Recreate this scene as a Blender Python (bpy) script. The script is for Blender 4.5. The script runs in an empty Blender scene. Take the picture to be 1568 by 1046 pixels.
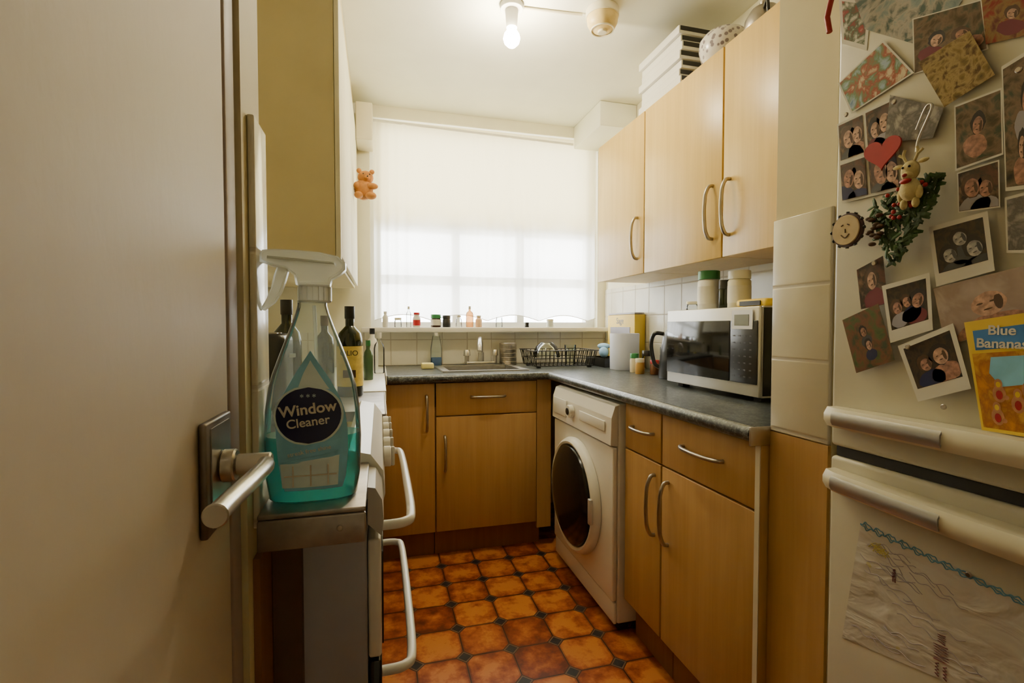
import bpy, bmesh, math, random
from mathutils import Vector, Matrix, Euler
random.seed(3)
COL=bpy.context.scene.collection
R=math.radians
# ------------------------------------------------------------------ materials
class NT:
    def __init__(s,name):
        s.mat=bpy.data.materials.new(name); s.mat.use_nodes=True
        s.t=s.mat.node_tree; s.n=s.t.nodes; s.l=s.t.links
        s.b=s.n.get('Principled BSDF'); s.out=s.n.get('Material Output')
    def m(s,op,*a):
        k=s.n.new('ShaderNodeMath'); k.operation=op
        for i,x in enumerate(a):
            if isinstance(x,(int,float)): k.inputs[i].default_value=x
            else: s.l.new(x,k.inputs[i])
        return k.outputs[0]
    def noise(s,vec=None,scale=5,detail=3,rough=.5,dist=0):
        k=s.n.new('ShaderNodeTexNoise'); k.inputs['Scale'].default_value=scale; k.inputs['Detail'].default_value=detail
        k.inputs['Roughness'].default_value=rough; k.inputs['Distortion'].default_value=dist
        if vec is not None: s.l.new(vec,k.inputs['Vector'])
        return k
    def obj(s):
        return s.n.new('ShaderNodeTexCoord').outputs['Object']
    def pos(s):
        return s.n.new('ShaderNodeNewGeometry').outputs['Position']
    def mapping(s,vec,scale=(1,1,1),rot=(0,0,0),loc=(0,0,0)):
        k=s.n.new('ShaderNodeMapping'); s.l.new(vec,k.inputs[0]); k.inputs['Scale'].default_value=scale
        k.inputs['Rotation'].default_value=rot; k.inputs['Location'].default_value=loc
        return k.outputs[0]
    def ramp(s,fac,stops,interp='LINEAR'):
        k=s.n.new('ShaderNodeValToRGB'); k.color_ramp.interpolation=interp
        e=k.color_ramp.elements
        while len(e)<len(stops): e.new(.5)
        for i,(p,c) in enumerate(stops):
            e[i].position=p; e[i].color=(c[0],c[1],c[2],1)
        s.l.new(fac,k.inputs[0]); return k.outputs[0]
    def mix(s,fac,a,b,mode='MIX'):
        k=s.n.new('ShaderNodeMix'); k.data_type='RGBA'; k.blend_type=mode
        for i,x in ((0,fac),(6,a),(7,b)):
            if isinstance(x,(int,float)): k.inputs[i].default_value=x
            elif isinstance(x,tuple): k.inputs[i].default_value=(x[0],x[1],x[2],1)
            else: s.l.new(x,k.inputs[i])
        return k.outputs[2]
    def sep(s,v):
        k=s.n.new('ShaderNodeSeparateXYZ'); s.l.new(v,k.inputs[0]); return k.outputs
    def bump(s,h,strength=.3,dist=.002):
        k=s.n.new('ShaderNodeBump'); k.inputs['Strength'].default_value=strength; k.inputs['Distance'].default_value=dist
        s.l.new(h,k.inputs['Height']); s.l.new(k.outputs[0],s.b.inputs['Normal']); return k
    def col(s,c):
        i=s.b.inputs['Base Color']
        if isinstance(c,tuple): i.default_value=(c[0],c[1],c[2],1)
        else: s.l.new(c,i)
    def p(s,**kw):
        for k,v in kw.items():
            k={'rough':'Roughness','metal':'Metallic','coat':'Coat Weight','spec':'Specular IOR Level','alpha':'Alpha','sss':'Subsurface Weight'}[k]
            s.b.inputs[k].default_value=v
def pm(name,col,rough=.5,metal=0,bump=0,bscale=60,var=0.06,vscale=6,coat=0,bdist=.002,spec=.5):
    t=NT(name); t.p(rough=rough,metal=metal,coat=coat,spec=spec)
    o=t.obj()
    if var:
        n=t.noise(o,vscale,4)
        a=tuple(c*(1-var) for c in col); b=tuple(min(1,c*(1+var)) for c in col)
        t.col(t.ramp(n.outputs[0],[(.3,a),(.7,b)]))
    else: t.col(tuple(col))
    if bump: t.bump(t.noise(o,bscale,3).outputs[0],bump,bdist)
    return t.mat
def wood(name,c1,c2,rough=.38):
    t=NT(name); t.p(rough=rough)
    v=t.mapping(t.obj(),(38,38,1.6)); n=t.noise(v,1.0,6,.6,.8)
    v2=t.mapping(t.obj(),(5,5,.5)); n2=t.noise(v2,1.0,3)
    f=t.m('ADD',t.m('MULTIPLY',n.outputs[0],.6),t.m('MULTIPLY',n2.outputs[0],.4))
    t.col(t.ramp(f,[(.35,c1),(.65,c2)])); t.bump(n.outputs[0],.05,.001)
    return t.mat
def tilemat(name,axis,size,offh,offz,col=(.80,.77,.66),grout=(.55,.50,.40),g=.018,rough=.18,var=.05):
    t=NT(name); p=t.sep(t.pos()); h=p[axis]
    def fr(x,o): return t.m('FRACT',t.m('ADD',t.m('DIVIDE',x,size),10-o/size))
    hu=t.m('ABSOLUTE',t.m('SUBTRACT',fr(h,offh),.5)); zu=t.m('ABSOLUTE',t.m('SUBTRACT',fr(p[2],offz),.5))
    e=t.m('MAXIMUM',hu,zu)
    gm=t.m('GREATER_THAN',e,.5-g)
    n=t.noise(t.pos(),9,3)
    base=t.ramp(n.outputs[0],[(.3,tuple(c*(1-var) for c in col)),(.7,tuple(min(1,c*(1+var)) for c in col))])
    t.col(t.mix(gm,base,grout)); t.l.new(t.m('ADD',t.m('MULTIPLY',gm,.5),rough),t.b.inputs['Roughness'])
    sm=t.n.new('ShaderNodeMapRange'); t.l.new(e,sm.inputs[0]); sm.inputs[1].default_value=.5-g*1.8; sm.inputs[2].default_value=.5-g*.6; sm.inputs[3].default_value=1; sm.inputs[4].default_value=0
    t.bump(sm.outputs[0],.6,.0015)
    return t.mat
def shadermix(name,parts):
    t=NT(name); t.n.remove(t.b); prev=None; acc=0
    for w,ty,c,r in parts:
        s=t.n.new(ty); s.inputs[0].default_value=(c[0],c[1],c[2],1)
        if r is not None: s.inputs['Roughness'].default_value=r
        if prev is None: prev=s.outputs[0]; acc=w
        else:
            k=t.n.new('ShaderNodeMixShader'); acc+=w; k.inputs[0].default_value=w/acc
            t.l.new(prev,k.inputs[1]); t.l.new(s.outputs[0],k.inputs[2]); prev=k.outputs[0]
    t.l.new(prev,t.out.inputs[0]); return t.mat
def clearmat(name,tint,gloss=.5,body=None,bw=.0,rough=.05):
    t=NT(name); t.n.remove(t.b)
    tr=t.n.new('ShaderNodeBsdfTransparent'); tr.inputs[0].default_value=(*tint,1)
    gl=t.n.new('ShaderNodeBsdfGlossy'); gl.inputs[0].default_value=(1,1,1,1); gl.inputs['Roughness'].default_value=rough
    lw=t.n.new('ShaderNodeLayerWeight'); lw.inputs[0].default_value=gloss
    base=tr.outputs[0]
    if body:
        d=t.n.new('ShaderNodeBsdfDiffuse'); d.inputs[0].default_value=(*body,1)
        tl=t.n.new('ShaderNodeBsdfTranslucent'); tl.inputs[0].default_value=(*body,1)
        k0=t.n.new('ShaderNodeMixShader'); k0.inputs[0].default_value=.5
        t.l.new(d.outputs[0],k0.inputs[1]); t.l.new(tl.outputs[0],k0.inputs[2])
        k=t.n.new('ShaderNodeMixShader'); k.inputs[0].default_value=bw
        t.l.new(tr.outputs[0],k.inputs[1]); t.l.new(k0.outputs[0],k.inputs[2]); base=k.outputs[0]
    k=t.n.new('ShaderNodeMixShader'); t.l.new(lw.outputs['Fresnel'],k.inputs[0]); t.l.new(base,k.inputs[1]); t.l.new(gl.outputs[0],k.inputs[2])
    t.l.new(k.outputs[0],t.out.inputs[0]); return t.mat
def emit(name,c,s):
    t=NT(name); t.b.inputs['Emission Color'].default_value=(*c,1); t.b.inputs['Emission Strength'].default_value=s; t.col(c); return t.mat

M={}
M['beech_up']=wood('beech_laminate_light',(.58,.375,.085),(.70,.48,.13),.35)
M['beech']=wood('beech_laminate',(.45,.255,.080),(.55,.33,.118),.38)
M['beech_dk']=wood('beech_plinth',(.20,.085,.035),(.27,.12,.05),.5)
M['cream']=pm('cream_paint',(.82,.78,.59),.6,bump=.1,bscale=40,var=.04)
M['olive']=pm('magnolia_paint',(.66,.57,.32),.6,bump=.1,bscale=40,var=.05)  # same cream paint made darker, with its shade put into the colour
M['ceil']=pm('ceiling_paint',(.86,.85,.70),.8,bump=.15,bscale=30,var=.03)
M['white']=pm('white_enamel',(.80,.77,.69),.25,var=.02)
M['fridge']=pm('fridge_enamel',(.60,.56,.43),.33,bump=.05,bscale=90,var=.05,vscale=4)
M['whitep']=pm('white_plastic',(.78,.76,.68),.4,var=.03)
M['creamp']=pm('cream_plastic',(.70,.64,.46),.4,var=.04)
M['frame']=pm('window_frame_paint',(.80,.79,.72),.4,var=.03)
M['yellowp']=pm('aged_plastic',(.72,.55,.22),.45,var=.1,vscale=30)
M['black']=pm('black_plastic',(.015,.015,.015),.3,var=0)
M['blackgl']=pm('black_glass',(.008,.008,.009),.08,var=0)
M['porthole']=pm('porthole_glass',(.010,.009,.009),.16,var=0,spec=.25)
M['steel']=pm('brushed_steel',(.58,.56,.52),.3,1,var=.08,vscale=40)
M['steeldk']=pm('satin_nickel',(.42,.38,.33),.35,1,var=.08,vscale=40)
M['plate']=pm('tarnished_plate',(.20,.17,.15),.4,.9,bump=.1,var=.2,vscale=30)
M['alu']=pm('worn_aluminium',(.33,.30,.28),.42,.85,bump=.2,bscale=80,var=.25,vscale=25)
M['silver']=pm('silver_plastic',(.60,.58,.54),.35,.5,var=.03)
M['inlay']=pm('grey_metal_inlay',(.42,.42,.42),.32,.7,var=.03)
M['greymetal']=pm('grey_enamel',(.32,.30,.33),.45,.2,var=.1)
M['beige']=pm('beige_enamel',(.50,.47,.42),.4,var=.05)
M['darkgrey']=pm('dark_grey_print',(.06,.06,.06),.5,var=.1)
M['darkbrown']=pm('dark_brown_void',(.10,.055,.03),.7,var=.2)
M['rubber']=pm('dark_rubber',(.03,.03,.035),.6,var=0)
t=NT('door_satin_paint'); t.p(rough=.58,spec=.4)
n1=t.noise(t.mapping(t.obj(),(80,80,40)),1.0,3,.5,.2); n2=t.noise(t.obj(),2.5,3)
t.col(t.ramp(n2.outputs[0],[(.3,(.53,.45,.33)),(.7,(.60,.52,.39))])); t.bump(n1.outputs[0],.30,.0016); M['doorp']=t.mat
M['jamb']=pm('jamb_paint',(.34,.27,.22),.5,bump=.12,bscale=50,var=.06)
M['gapdk']=pm('shadow_gap_paint',(.10,.06,.06),.6,var=.1)  # painted shade of the jamb gap; also the ornament rim's own dark colour
M['redp']=pm('red_plastic',(.42,.015,.02),.4,var=.1)
M['maroon']=pm('maroon_crayon',(.18,.03,.04),.7,var=.1)
M['greenp']=pm('green_plastic',(.03,.20,.06),.4,var=.1)
M['bluep']=pm('blue_plastic',(.05,.22,.58),.4,var=.1)
M['bluecray']=pm('blue_crayon',(.14,.35,.50),.8,var=.2)
M['lilac']=pm('lilac_crayon',(.40,.35,.38),.8,var=.15)
M['yelcray']=pm('yellow_crayon',(.58,.50,.16),.8,var=.15)
M['yellow']=pm('yellow_card',(.80,.56,.05),.5,var=.08)
M['navy']=pm('navy_label',(.015,.02,.09),.4,var=0)
M['labelblue']=pm('light_blue_label',(.26,.62,.85),.4,var=.16,vscale=18)
M['labelpale']=pm('pale_blue_label',(.72,.88,.92),.4,var=.1,vscale=14)
M['paper']=pm('paper_white',(.72,.69,.60),.7,var=.03)
M['bluegrey']=pm('blue_grey_tub',(.66,.69,.82),.6,var=.03)
M['leaf']=pm('tinsel_green',(.035,.085,.02),.6,var=.6,vscale=60,bump=.8,bscale=200)
M['bearfur']=pm('brown_plush',(.42,.17,.03),.8,bump=.6,bscale=120,var=.25,vscale=30)
M['skin']=pm('photo_skin',(.40,.20,.13),.5,var=.45,vscale=150)
M['skin2']=pm('photo_skin_pale',(.52,.31,.21),.5,var=.40,vscale=130)
M['skinbw']=pm('photo_skin_bw',(.40,.38,.35),.5,var=.45,vscale=150)
M['hair']=pm('photo_hair',(.02,.012,.008),.5,var=.3,vscale=80)
M['hair2']=pm('photo_hair_brown',(.09,.045,.02),.5,var=.3,vscale=80)
M['tan']=pm('illustration_tan',(.52,.24,.10),.6,var=.2,vscale=60)
M['towel']=pm('blue_cloth',(.30,.50,.72),.9,var=.2,bump=.5)
M['olivebottle']=pm('dark_bottle_glass',(.012,.018,.006),.08,var=0)
M['clear']=clearmat('clear_glass',(.93,.95,.93),.25)
M['plastclear']=clearmat('clear_plastic_bottle',(.90,.95,.95),.24,(.85,.92,.90),.14,.08)
M['liquid']=clearmat('teal_cleaning_fluid',(.30,.85,.80),.15,(.05,.52,.54),.50)
M['trig']=clearmat('frosted_trigger_plastic',(.9,.92,.9),.22,(.88,.90,.84),.66,.2)
M['bulb']=emit('bulb_glow',(1,.87,.63),520)
M['net']=shadermix('net_curtain_cloth',[(.18,'ShaderNodeBsdfTransparent',(1,1,1),None),(.60,'ShaderNodeBsdfTranslucent',(.98,.97,.92),None),(.22,'ShaderNodeBsdfDiffuse',(.92,.90,.80),None)])
M['blind']=shadermix('roller_blind_cloth',[(.66,'ShaderNodeBsdfTranslucent',(.96,.91,.74),None),(.34,'ShaderNodeBsdfDiffuse',(.90,.84,.66),None)])
M['pane']=shadermix('window_glass',[(.93,'ShaderNodeBsdfTransparent',(1,1,1),None),(.07,'ShaderNodeBsdfGlossy',(1,1,1),.05)])
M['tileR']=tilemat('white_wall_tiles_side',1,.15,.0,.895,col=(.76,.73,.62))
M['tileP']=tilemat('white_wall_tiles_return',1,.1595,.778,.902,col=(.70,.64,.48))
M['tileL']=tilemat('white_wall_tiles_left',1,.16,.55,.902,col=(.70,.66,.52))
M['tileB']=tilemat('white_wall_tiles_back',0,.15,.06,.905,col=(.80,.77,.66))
t=NT('speckled_dark_worktop'); t.p(rough=.28)
n1=t.noise(t.obj(),140,3,.7); n2=t.noise(t.obj(),35,4,.6)
f=t.m('ADD',t.m('MULTIPLY',n1.outputs[0],.6),t.m('MULTIPLY',n2.outputs[0],.4))
t.col(t.ramp(f,[(.38,(.022,.028,.032)),(.50,(.055,.066,.072)),(.64,(.20,.22,.22))])); t.bump(n1.outputs[0],.1,.0005); M['worktop']=t.mat
M['worktopw']=pm('white_worktop',(.74,.72,.66),.3,var=.08,vscale=60)
# floor
t=NT('terracotta_vinyl_tiles'); P=.165
nz=t.noise(t.pos(),16,3); wob=t.m('MULTIPLY',t.m('SUBTRACT',nz.outputs[0],.5),.03)
p=t.sep(t.pos())
sx=t.m('ADD',t.m('DIVIDE',p[0],P),20.35); sy=t.m('ADD',t.m('DIVIDE',p[1],P),20.1)
au=t.m('ADD',t.m('ABSOLUTE',t.m('SUBTRACT',t.m('FRACT',sx),.5)),t.m('MULTIPLY',wob,.5))
av=t.m('SUBTRACT',t.m('ABSOLUTE',t.m('SUBTRACT',t.m('FRACT',sy),.5)),t.m('MULTIPLY',wob,.5))
e=t.m('MAXIMUM',au,av); c=t.m('ADD',au,av)
cb=t.n.new('ShaderNodeCombineXYZ'); t.l.new(t.m('FLOOR',sx),cb.inputs[0]); t.l.new(t.m('FLOOR',sy),cb.inputs[1])
wn=t.n.new('ShaderNodeTexWhiteNoise'); t.l.new(cb.outputs[0],wn.inputs[0])
ns=t.noise(t.pos(),17,5,.65)
rad=t.m('ADD',t.m('ADD',t.m('MULTIPLY',e,.62),t.m('MULTIPLY',t.m('SUBTRACT',ns.outputs[0],.5),1.3)),t.m('MULTIPLY',t.m('SUBTRACT',wn.outputs[0],.5),.34))
base=t.ramp(rad,[(.00,(.58,.21,.055)),(.15,(.43,.115,.026)),(.32,(.27,.052,.014)),(.52,(.13,.021,.009))])
edge=t.m('GREATER_THAN',t.m('MAXIMUM',e,t.m('MULTIPLY',c,.575)),.455)
base=t.mix(t.m('MULTIPLY',edge,.5),base,(.14,.028,.010))
gro=t.m('MAXIMUM',t.m('GREATER_THAN',e,.485),t.m('MULTIPLY',t.m('GREATER_THAN',c,.80),t.m('LESS_THAN',c,.828)))
dot=t.m('GREATER_THAN',c,.828)
c1=t.mix(gro,base,(.045,.014,.008))
ring=t.m('MULTIPLY',t.m('GREATER_THAN',c,.828),t.m('LESS_THAN',c,.862))
c2=t.mix(dot,c1,(.022,.022,.028)); c3=t.mix(ring,c2,(.17,.10,.06)); t.col(c3); t.p(rough=.36)
t.bump(t.m('SUBTRACT',1.0,gro),.3,.001); M['floor']=t.mat
def photo(name,cols,scale=60,dist=1.5,rough=.3):
    t=NT(name); t.p(rough=rough)
    v=t.n.new('ShaderNodeTexVoronoi'); v.inputs['Scale'].default_value=scale
    ns=t.noise(t.obj(),scale*.7,4,.6,dist)
    t.l.new(t.mapping(t.obj(),(1,1,1)),v.inputs['Vector'])
    f=t.m('ADD',t.m('MULTIPLY',ns.outputs[0],.75),t.m('MULTIPLY',v.outputs['Distance'],.35))
    k=len(cols); st=[(.30+.4*i/max(1,k-1),cols[i]) for i in range(k)]
    t.col(t.ramp(f,st)); return t.mat
PH={
'warm':photo('photo_print_warm',[(.03,.02,.015),(.13,.05,.03),(.04,.03,.02),(.24,.14,.08)],40),
'blue':photo('photo_print_blue',[(.08,.18,.36),(.40,.52,.62),(.16,.26,.14),(.36,.08,.05),(.66,.56,.38)],42),
'teal':photo('photo_print_teal',[(.10,.16,.18),(.24,.31,.31),(.44,.40,.34),(.08,.13,.12)],40),
'dark':photo('photo_print_dark',[(.006,.006,.006),(.022,.014,.010),(.06,.035,.02),(.010,.010,.010)],50),
'darkc':photo('photo_print_dark_colour',[(.02,.015,.01),(.08,.06,.03),(.20,.13,.08),(.05,.07,.04)],50),
'gold':photo('photo_print_gold',[(.06,.04,.01),(.20,.13,.035),(.38,.27,.10),(.10,.05,.01)],70),
'red':photo('photo_print_red',[(.12,.01,.01),(.26,.025,.02),(.28,.17,.06),(.13,.02,.02)],50),
'green':photo('photo_print_green',[(.02,.04,.01),(.08,.12,.035),(.20,.08,.04),(.05,.07,.03)],40),
'grey':photo('photo_print_grey',[(.08,.08,.08),(.26,.24,.22),(.13,.12,.11),(.42,.39,.34)],40),
'baby':photo('photo_print_baby',[(.30,.19,.14),(.40,.30,.24),(.34,.25,.20),(.46,.37,.31)],14),
'orange':photo('photo_print_orange',[(.66,.26,.03),(.66,.36,.06),(.40,.14,.03),(.68,.28,.04)],30),
'multi':photo('photo_print_multi',[(.64,.58,.46),(.38,.05,.05),(.1,.14,.08),(.68,.64,.54)],50),
}
# ------------------------------------------------------------------ mesh helpers
def group(name,loc,rot=(0,0,0)):
    e=bpy.data.objects.new(name,None); COL.objects.link(e); e.location=loc; e.rotation_euler=rot; e.empty_display_size=.05
    return e
def fin(bm,name,mat,parent=None,smooth=False,angle=40,rot=None,recalc=True,local=False):
    if recalc: bmesh.ops.recalc_face_normals(bm,faces=bm.faces)
    xs=[v.co.copy() for v in bm.verts]
    mn=Vector([min(v[i] for v in xs) for i in range(3)]); mx=Vector([max(v[i] for v in xs) for i in range(3)])
    c=(mn+mx)/2
    for v in bm.verts: v.co-=c
    me=bpy.data.meshes.new(name); bm.to_mesh(me); bm.free()
    o=bpy.data.objects.new(name,me); COL.objects.link(o)
    for m in (mat if isinstance(mat,list) else [mat]): me.materials.append(m)
    if smooth:
        me.shade_smooth(); me.set_sharp_from_angle(angle=R(angle))
    if rot: o.rotation_euler=rot
    if parent is not None:
        o.parent=parent; o.location=c-Vector(parent.location) if not local else c
    else: o.location=c
    return o
def addbox(bm,x0,x1,y0,y1,z0,z1,bev=0,seg=2):
    g=bmesh.ops.create_cube(bm,size=1)['verts']
    for v in g: v.co=Vector(((x0+x1)/2+v.co.x*(x1-x0),(y0+y1)/2+v.co.y*(y1-y0),(z0+z1)/2+v.co.z*(z1-z0)))
    if bev:
        es=list({e for v in g for e in v.link_edges})
        bmesh.ops.bevel(bm,geom=es,offset=bev,segments=seg,affect='EDGES',profile=.5)
def box(name,x0,x1,y0,y1,z0,z1,mat,parent=None,bev=0,seg=2,rot=None):
    bm=bmesh.new(); addbox(bm,x0,x1,y0,y1,z0,z1,bev,seg)
    return fin(bm,name,mat,parent,smooth=bev>0,angle=50,rot=rot)
def boxes(name,L,mat,parent=None,bev=0):
    bm=bmesh.new()
    for b in L: addbox(bm,*b,bev)
    return fin(bm,name,mat,parent,smooth=bev>0,angle=50)
AX={'Z':Matrix.Identity(4),'-X':Matrix.Rotation(R(-90),4,'Y'),'X':Matrix.Rotation(R(90),4,'Y'),'-Y':Matrix.Rotation(R(90),4,'X'),'Y':Matrix.Rotation(R(-90),4,'X')}
def lathe(name,prof,loc,mat,parent=None,axis='Z',seg=32,sx=1,sy=1,tilt=None,angle=40):
    bm=bmesh.new(); rings=[]
    for r,z in prof:
        if r<1e-6: rings.append([bm.verts.new((0,0,z))])
        else: rings.append([bm.verts.new((r*sx*math.cos(2*math.pi*i/seg),r*sy*math.sin(2*math.pi*i/seg),z)) for i in range(seg)])
    for a,b in zip(rings,rings[1:]):
        if len(a)==1 and len(b)==1: continue
        for i in range(seg):
            j=(i+1)%seg
            if len(a)==1: bm.faces.new((a[0],b[i],b[j]))
            elif len(b)==1: bm.faces.new((a[i],a[j],b[0]))
            else: bm.faces.new((a[i],a[j],b[j],b[i]))
    mt=Matrix.Translation(Vector(loc))@(Euler(tilt).to_matrix().to_4x4() if tilt else Matrix.Identity(4))@AX[axis]
    bmesh.ops.transform(bm,matrix=mt,verts=bm.verts)
    return fin(bm,name,mat,parent,True,angle)
def cyl(name,r,h,loc,mat,parent=None,axis='Z',seg=32,r2=None,bev=.0015,tilt=None):
    r2=r if r2 is None else r2; b=min(bev,h*.3,r*.5)
    return lathe(name,[(0,0),(r-b,0),(r,b),(r2,h-b),(r2-b,h),(0,h)],loc,mat,parent,axis,seg,tilt=tilt)
def tube(name,paths,r,mat,parent=None,cyc=False,smooth=True,res=4):
    if not isinstance(paths[0][0],(tuple,list,Vector)): paths=[paths]
    cu=bpy.data.curves.new(name,'CURVE'); cu.dimensions='3D'; cu.bevel_depth=r; cu.bevel_resolution=res; cu.use_fill_caps=True
    for pts in paths:
        if smooth and len(pts)>2:
            P=[Vector(q) for q in pts]; out=[]
            n=len(P)
            for i in range(n if cyc else n-1):
                if cyc: a,b,c,d=P[i-1],P[i],P[(i+1)%n],P[(i+2)%n]
                else: a,b,c,d=P[max(i-1,0)],P[i],P[i+1],P[min(i+2,n-1)]
                for k in range(8):
                    s=k/8; out.append(.5*((2*b)+(c-a)*s+(2*a-5*b+4*c-d)*s*s+(3*b-a-3*c+d)*s**3))
            if not cyc: out.append(P[-1])
            pts=out
        sp=cu.splines.new('POLY'); sp.points.add(len(pts)-1)
        for i,q in enumerate(pts): sp.points[i].co=(q[0],q[1],q[2],1)
        sp.use_cyclic_u=cyc
    o=bpy.data.objects.new(name+'_c',cu); COL.objects.link(o)
    bpy.context.view_layer.update()
    me=bpy.data.meshes.new_from_object(o.evaluated_get(bpy.context.evaluated_depsgraph_get()))
    bpy.data.objects.remove(o)
    bm=bmesh.new(); bm.from_mesh(me); bpy.data.meshes.remove(me)
    return fin(bm,name,mat,parent,True,60)
def balls(name,L,mat,parent=None,sub=3):
    bm=bmesh.new()
    for c,r,s in L:
        g=bmesh.ops.create_icosphere(bm,subdivisions=sub,radius=r)['verts']
        for v in g: v.co=Vector((c[0]+v.co.x*s[0],c[1]+v.co.y*s[1],c[2]+v.co.z*s[2]))
    return fin(bm,name,mat,parent,True,180)
def ball(name,c,r,mat,parent=None,s=(1,1,1),sub=3): return balls(name,[(c,r,s)],mat,parent,sub)
def text(name,s,size,loc,rot,mat,parent,ext=.0003,bold=0):
    cu=bpy.data.curves.new(name,'FONT'); cu.body=s; cu.size=size; cu.extrude=ext; cu.align_x='CENTER'; cu.align_y='CENTER'; cu.offset=bold
    o=bpy.data.objects.new(name+'_t',cu); COL.objects.link(o); bpy.context.view_layer.update()
    me=bpy.data.meshes.new_from_object(o.evaluated_get(bpy.context.evaluated_depsgraph_get())); bpy.data.objects.remove(o)
    bm=bmesh.new(); bm.from_mesh(me); bpy.data.meshes.remove(me)
    bmesh.ops.transform(bm,matrix=Matrix.Translation(Vector(loc))@Euler(rot).to_matrix().to_4x4(),verts=bm.verts)
    return fin(bm,name,mat,parent,recalc=False)
def prism(name,poly,mat,parent=None,thick=Vector((0,0,.01))):
    bm=bmesh.new(); vs=[bm.verts.new(p) for p in poly]; f=bm.faces.new(vs)
    g=bmesh.ops.extrude_face_region(bm,geom=[f])['geom']
    for v in g:
        if isinstance(v,bmesh.types.BMVert): v.co+=thick
    return fin(bm,name,mat,parent)
def bow(name,A,B,out,h,r,mat,parent):
    A=Vector(A);B=Vector(B);o=Vector(out); pts=[A,A+o*h*.55+(B-A)*.02]
    for s in (.15,.3,.5,.7,.85): pts.append(A+(B-A)*s+o*h*(.8+.35*math.sin(math.pi*s)))
    pts+=[B+o*h*.55-(B-A)*.02,B]
    return tube(name,pts,r,mat,parent)
# ------------------------------------------------------------------ room shell
WT=2.335
box('floor',-.75,1.6,-1.3,3.1,-.08,0,M['floor'])
box('ceiling',-.75,1.6,-1.3,3.1,2.4,2.5,M['ceil'])
boxes('wall_back',[(-.75,-.05,2.95,3.1,0,2.4),(1.37,1.6,2.95,3.1,0,2.4),(-.05,1.37,2.95,3.1,0,1.10),(-.05,1.37,2.95,3.1,WT,2.4)],M['cream'])
box('wall_right',1.43,1.6,-1.3,2.95,0,2.4,M['cream'])
box('wall_left',-.75,-.60,-1.3,2.95,0,2.4,M['cream'])
box('wall_front',-.60,1.43,-1.3,-1.2,0,2.4,M['cream'])
box('wall_right_return',.874,1.43,.778,.93,0,2.4,M['olive'])
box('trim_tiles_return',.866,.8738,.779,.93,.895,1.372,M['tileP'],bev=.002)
box('trim_panel_return',.866,.8738,.779,.93,0,.893,M['beech'])
box('wall_left_return',-.60,-.146,.605,.69,0,2.4,M['olive'])
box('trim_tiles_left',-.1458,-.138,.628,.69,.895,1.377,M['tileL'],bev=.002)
box('trim_panel_left',-.1458,-.138,.625,.69,0,.86,M['beech_dk'])
box('trim_jamb_left',-.60,-.150,.562,.597,0,2.4,M['jamb'],bev=.003)
box('trim_jamb_gap',-.60,-.153,.5975,.6045,0,2.4,M['gapdk'])  # solid dark strip, the gap's shadow painted as colour
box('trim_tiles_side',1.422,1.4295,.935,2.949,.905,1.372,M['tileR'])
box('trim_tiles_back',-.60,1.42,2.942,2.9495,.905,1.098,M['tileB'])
box('trim_window_sill',-.10,1.40,2.850,2.949,1.100,1.128,M['white'],bev=.004)
box('trim_ceiling_box',1.20,1.429,2.56,2.949,2.262,2.399,M['ceil'],bev=.006)
box('trim_ceiling_box.001',-.117,-.03,2.76,2.949,2.13,2.33,M['creamp'],bev=.006)
# ------------------------------------------------------------------ window
w=group('window_1',(.66,3.03,1.7))
fr=[(-.05,1.37,3.0,3.06,1.10,1.16),(-.05,1.37,3.0,3.06,WT-.05,WT),(-.05,.01,3.0,3.06,1.16,WT-.05),(1.31,1.37,3.0,3.06,1.16,WT-.05),
 (.01,1.31,3.0,3.06,1.700,1.765),(.01,1.31,3.0,3.06,1.385,1.440),(.43,.475,3.0,3.055,1.16,1.715),(.84,.885,3.0,3.055,1.16,1.715)]
boxes('frame',fr,M['frame'],w)
box('pane',.01,1.31,3.026,3.03,1.16,WT-.05,M['pane'],w)
box('roller_blind',-.02,1.34,2.965,2.967,1.74,WT-.01,M['blind'])
def curtain(name,x0,x1,y,ztop,zbot,mat,amp=.010,nx=340,nz=30,scal=0,seed=0):
    bm=bmesh.new(); g=[]
    for i in range(nx+1):
        x=x0+(x1-x0)*i/nx; col=[]
        zb=zbot+scal*abs(math.sin((x-x0)*math.pi/.33))
        zt=ztop-.022*(x-x0)/(x1-x0)
        for j in range(nz+1):
            t=j/nz; z=zt+(zb-zt)*t
            a=amp*(.6+.4*t)
            yy=y+a*.5*math.sin(x*105+2.2*math.sin(x*13+seed)+.5*t)*(.5+.5*math.sin(x*9+1))+a*.45*math.sin(x*31+seed+1.2*t+math.sin(x*7))
            yy+=.0022*math.sin(z*34+1.5*math.sin(x*5))
            col.append(bm.verts.new((x,yy,z)))
        g.append(col)
    for i in range(nx):
        for j in range(nz): bm.faces.new((g[i][j],g[i+1][j],g[i+1][j+1],g[i][j+1]))
    return fin(bm,name,mat,None,True,180,recalc=False)
cg=group('net_curtain',(.65,2.935,1.7))
c1=curtain('cloth',-.03,1.345,2.938,2.302,1.17,M['net'],.014,scal=.035)
c1.parent=cg; c1.location=Vector(c1.location)-Vector(cg.location)
tube('scalloped_hem',[(-.03+1.375*i/120,2.9215,1.168+.035*abs(math.sin((1.375*i/120)*math.pi/.33))) for i in range(121)],.0022,M['whitep'],cg,smooth=False)
tube('rod',[(-.06,2.935,2.308),(1.190,2.935,2.285)],.007,M['whitep'],cg)
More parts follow.
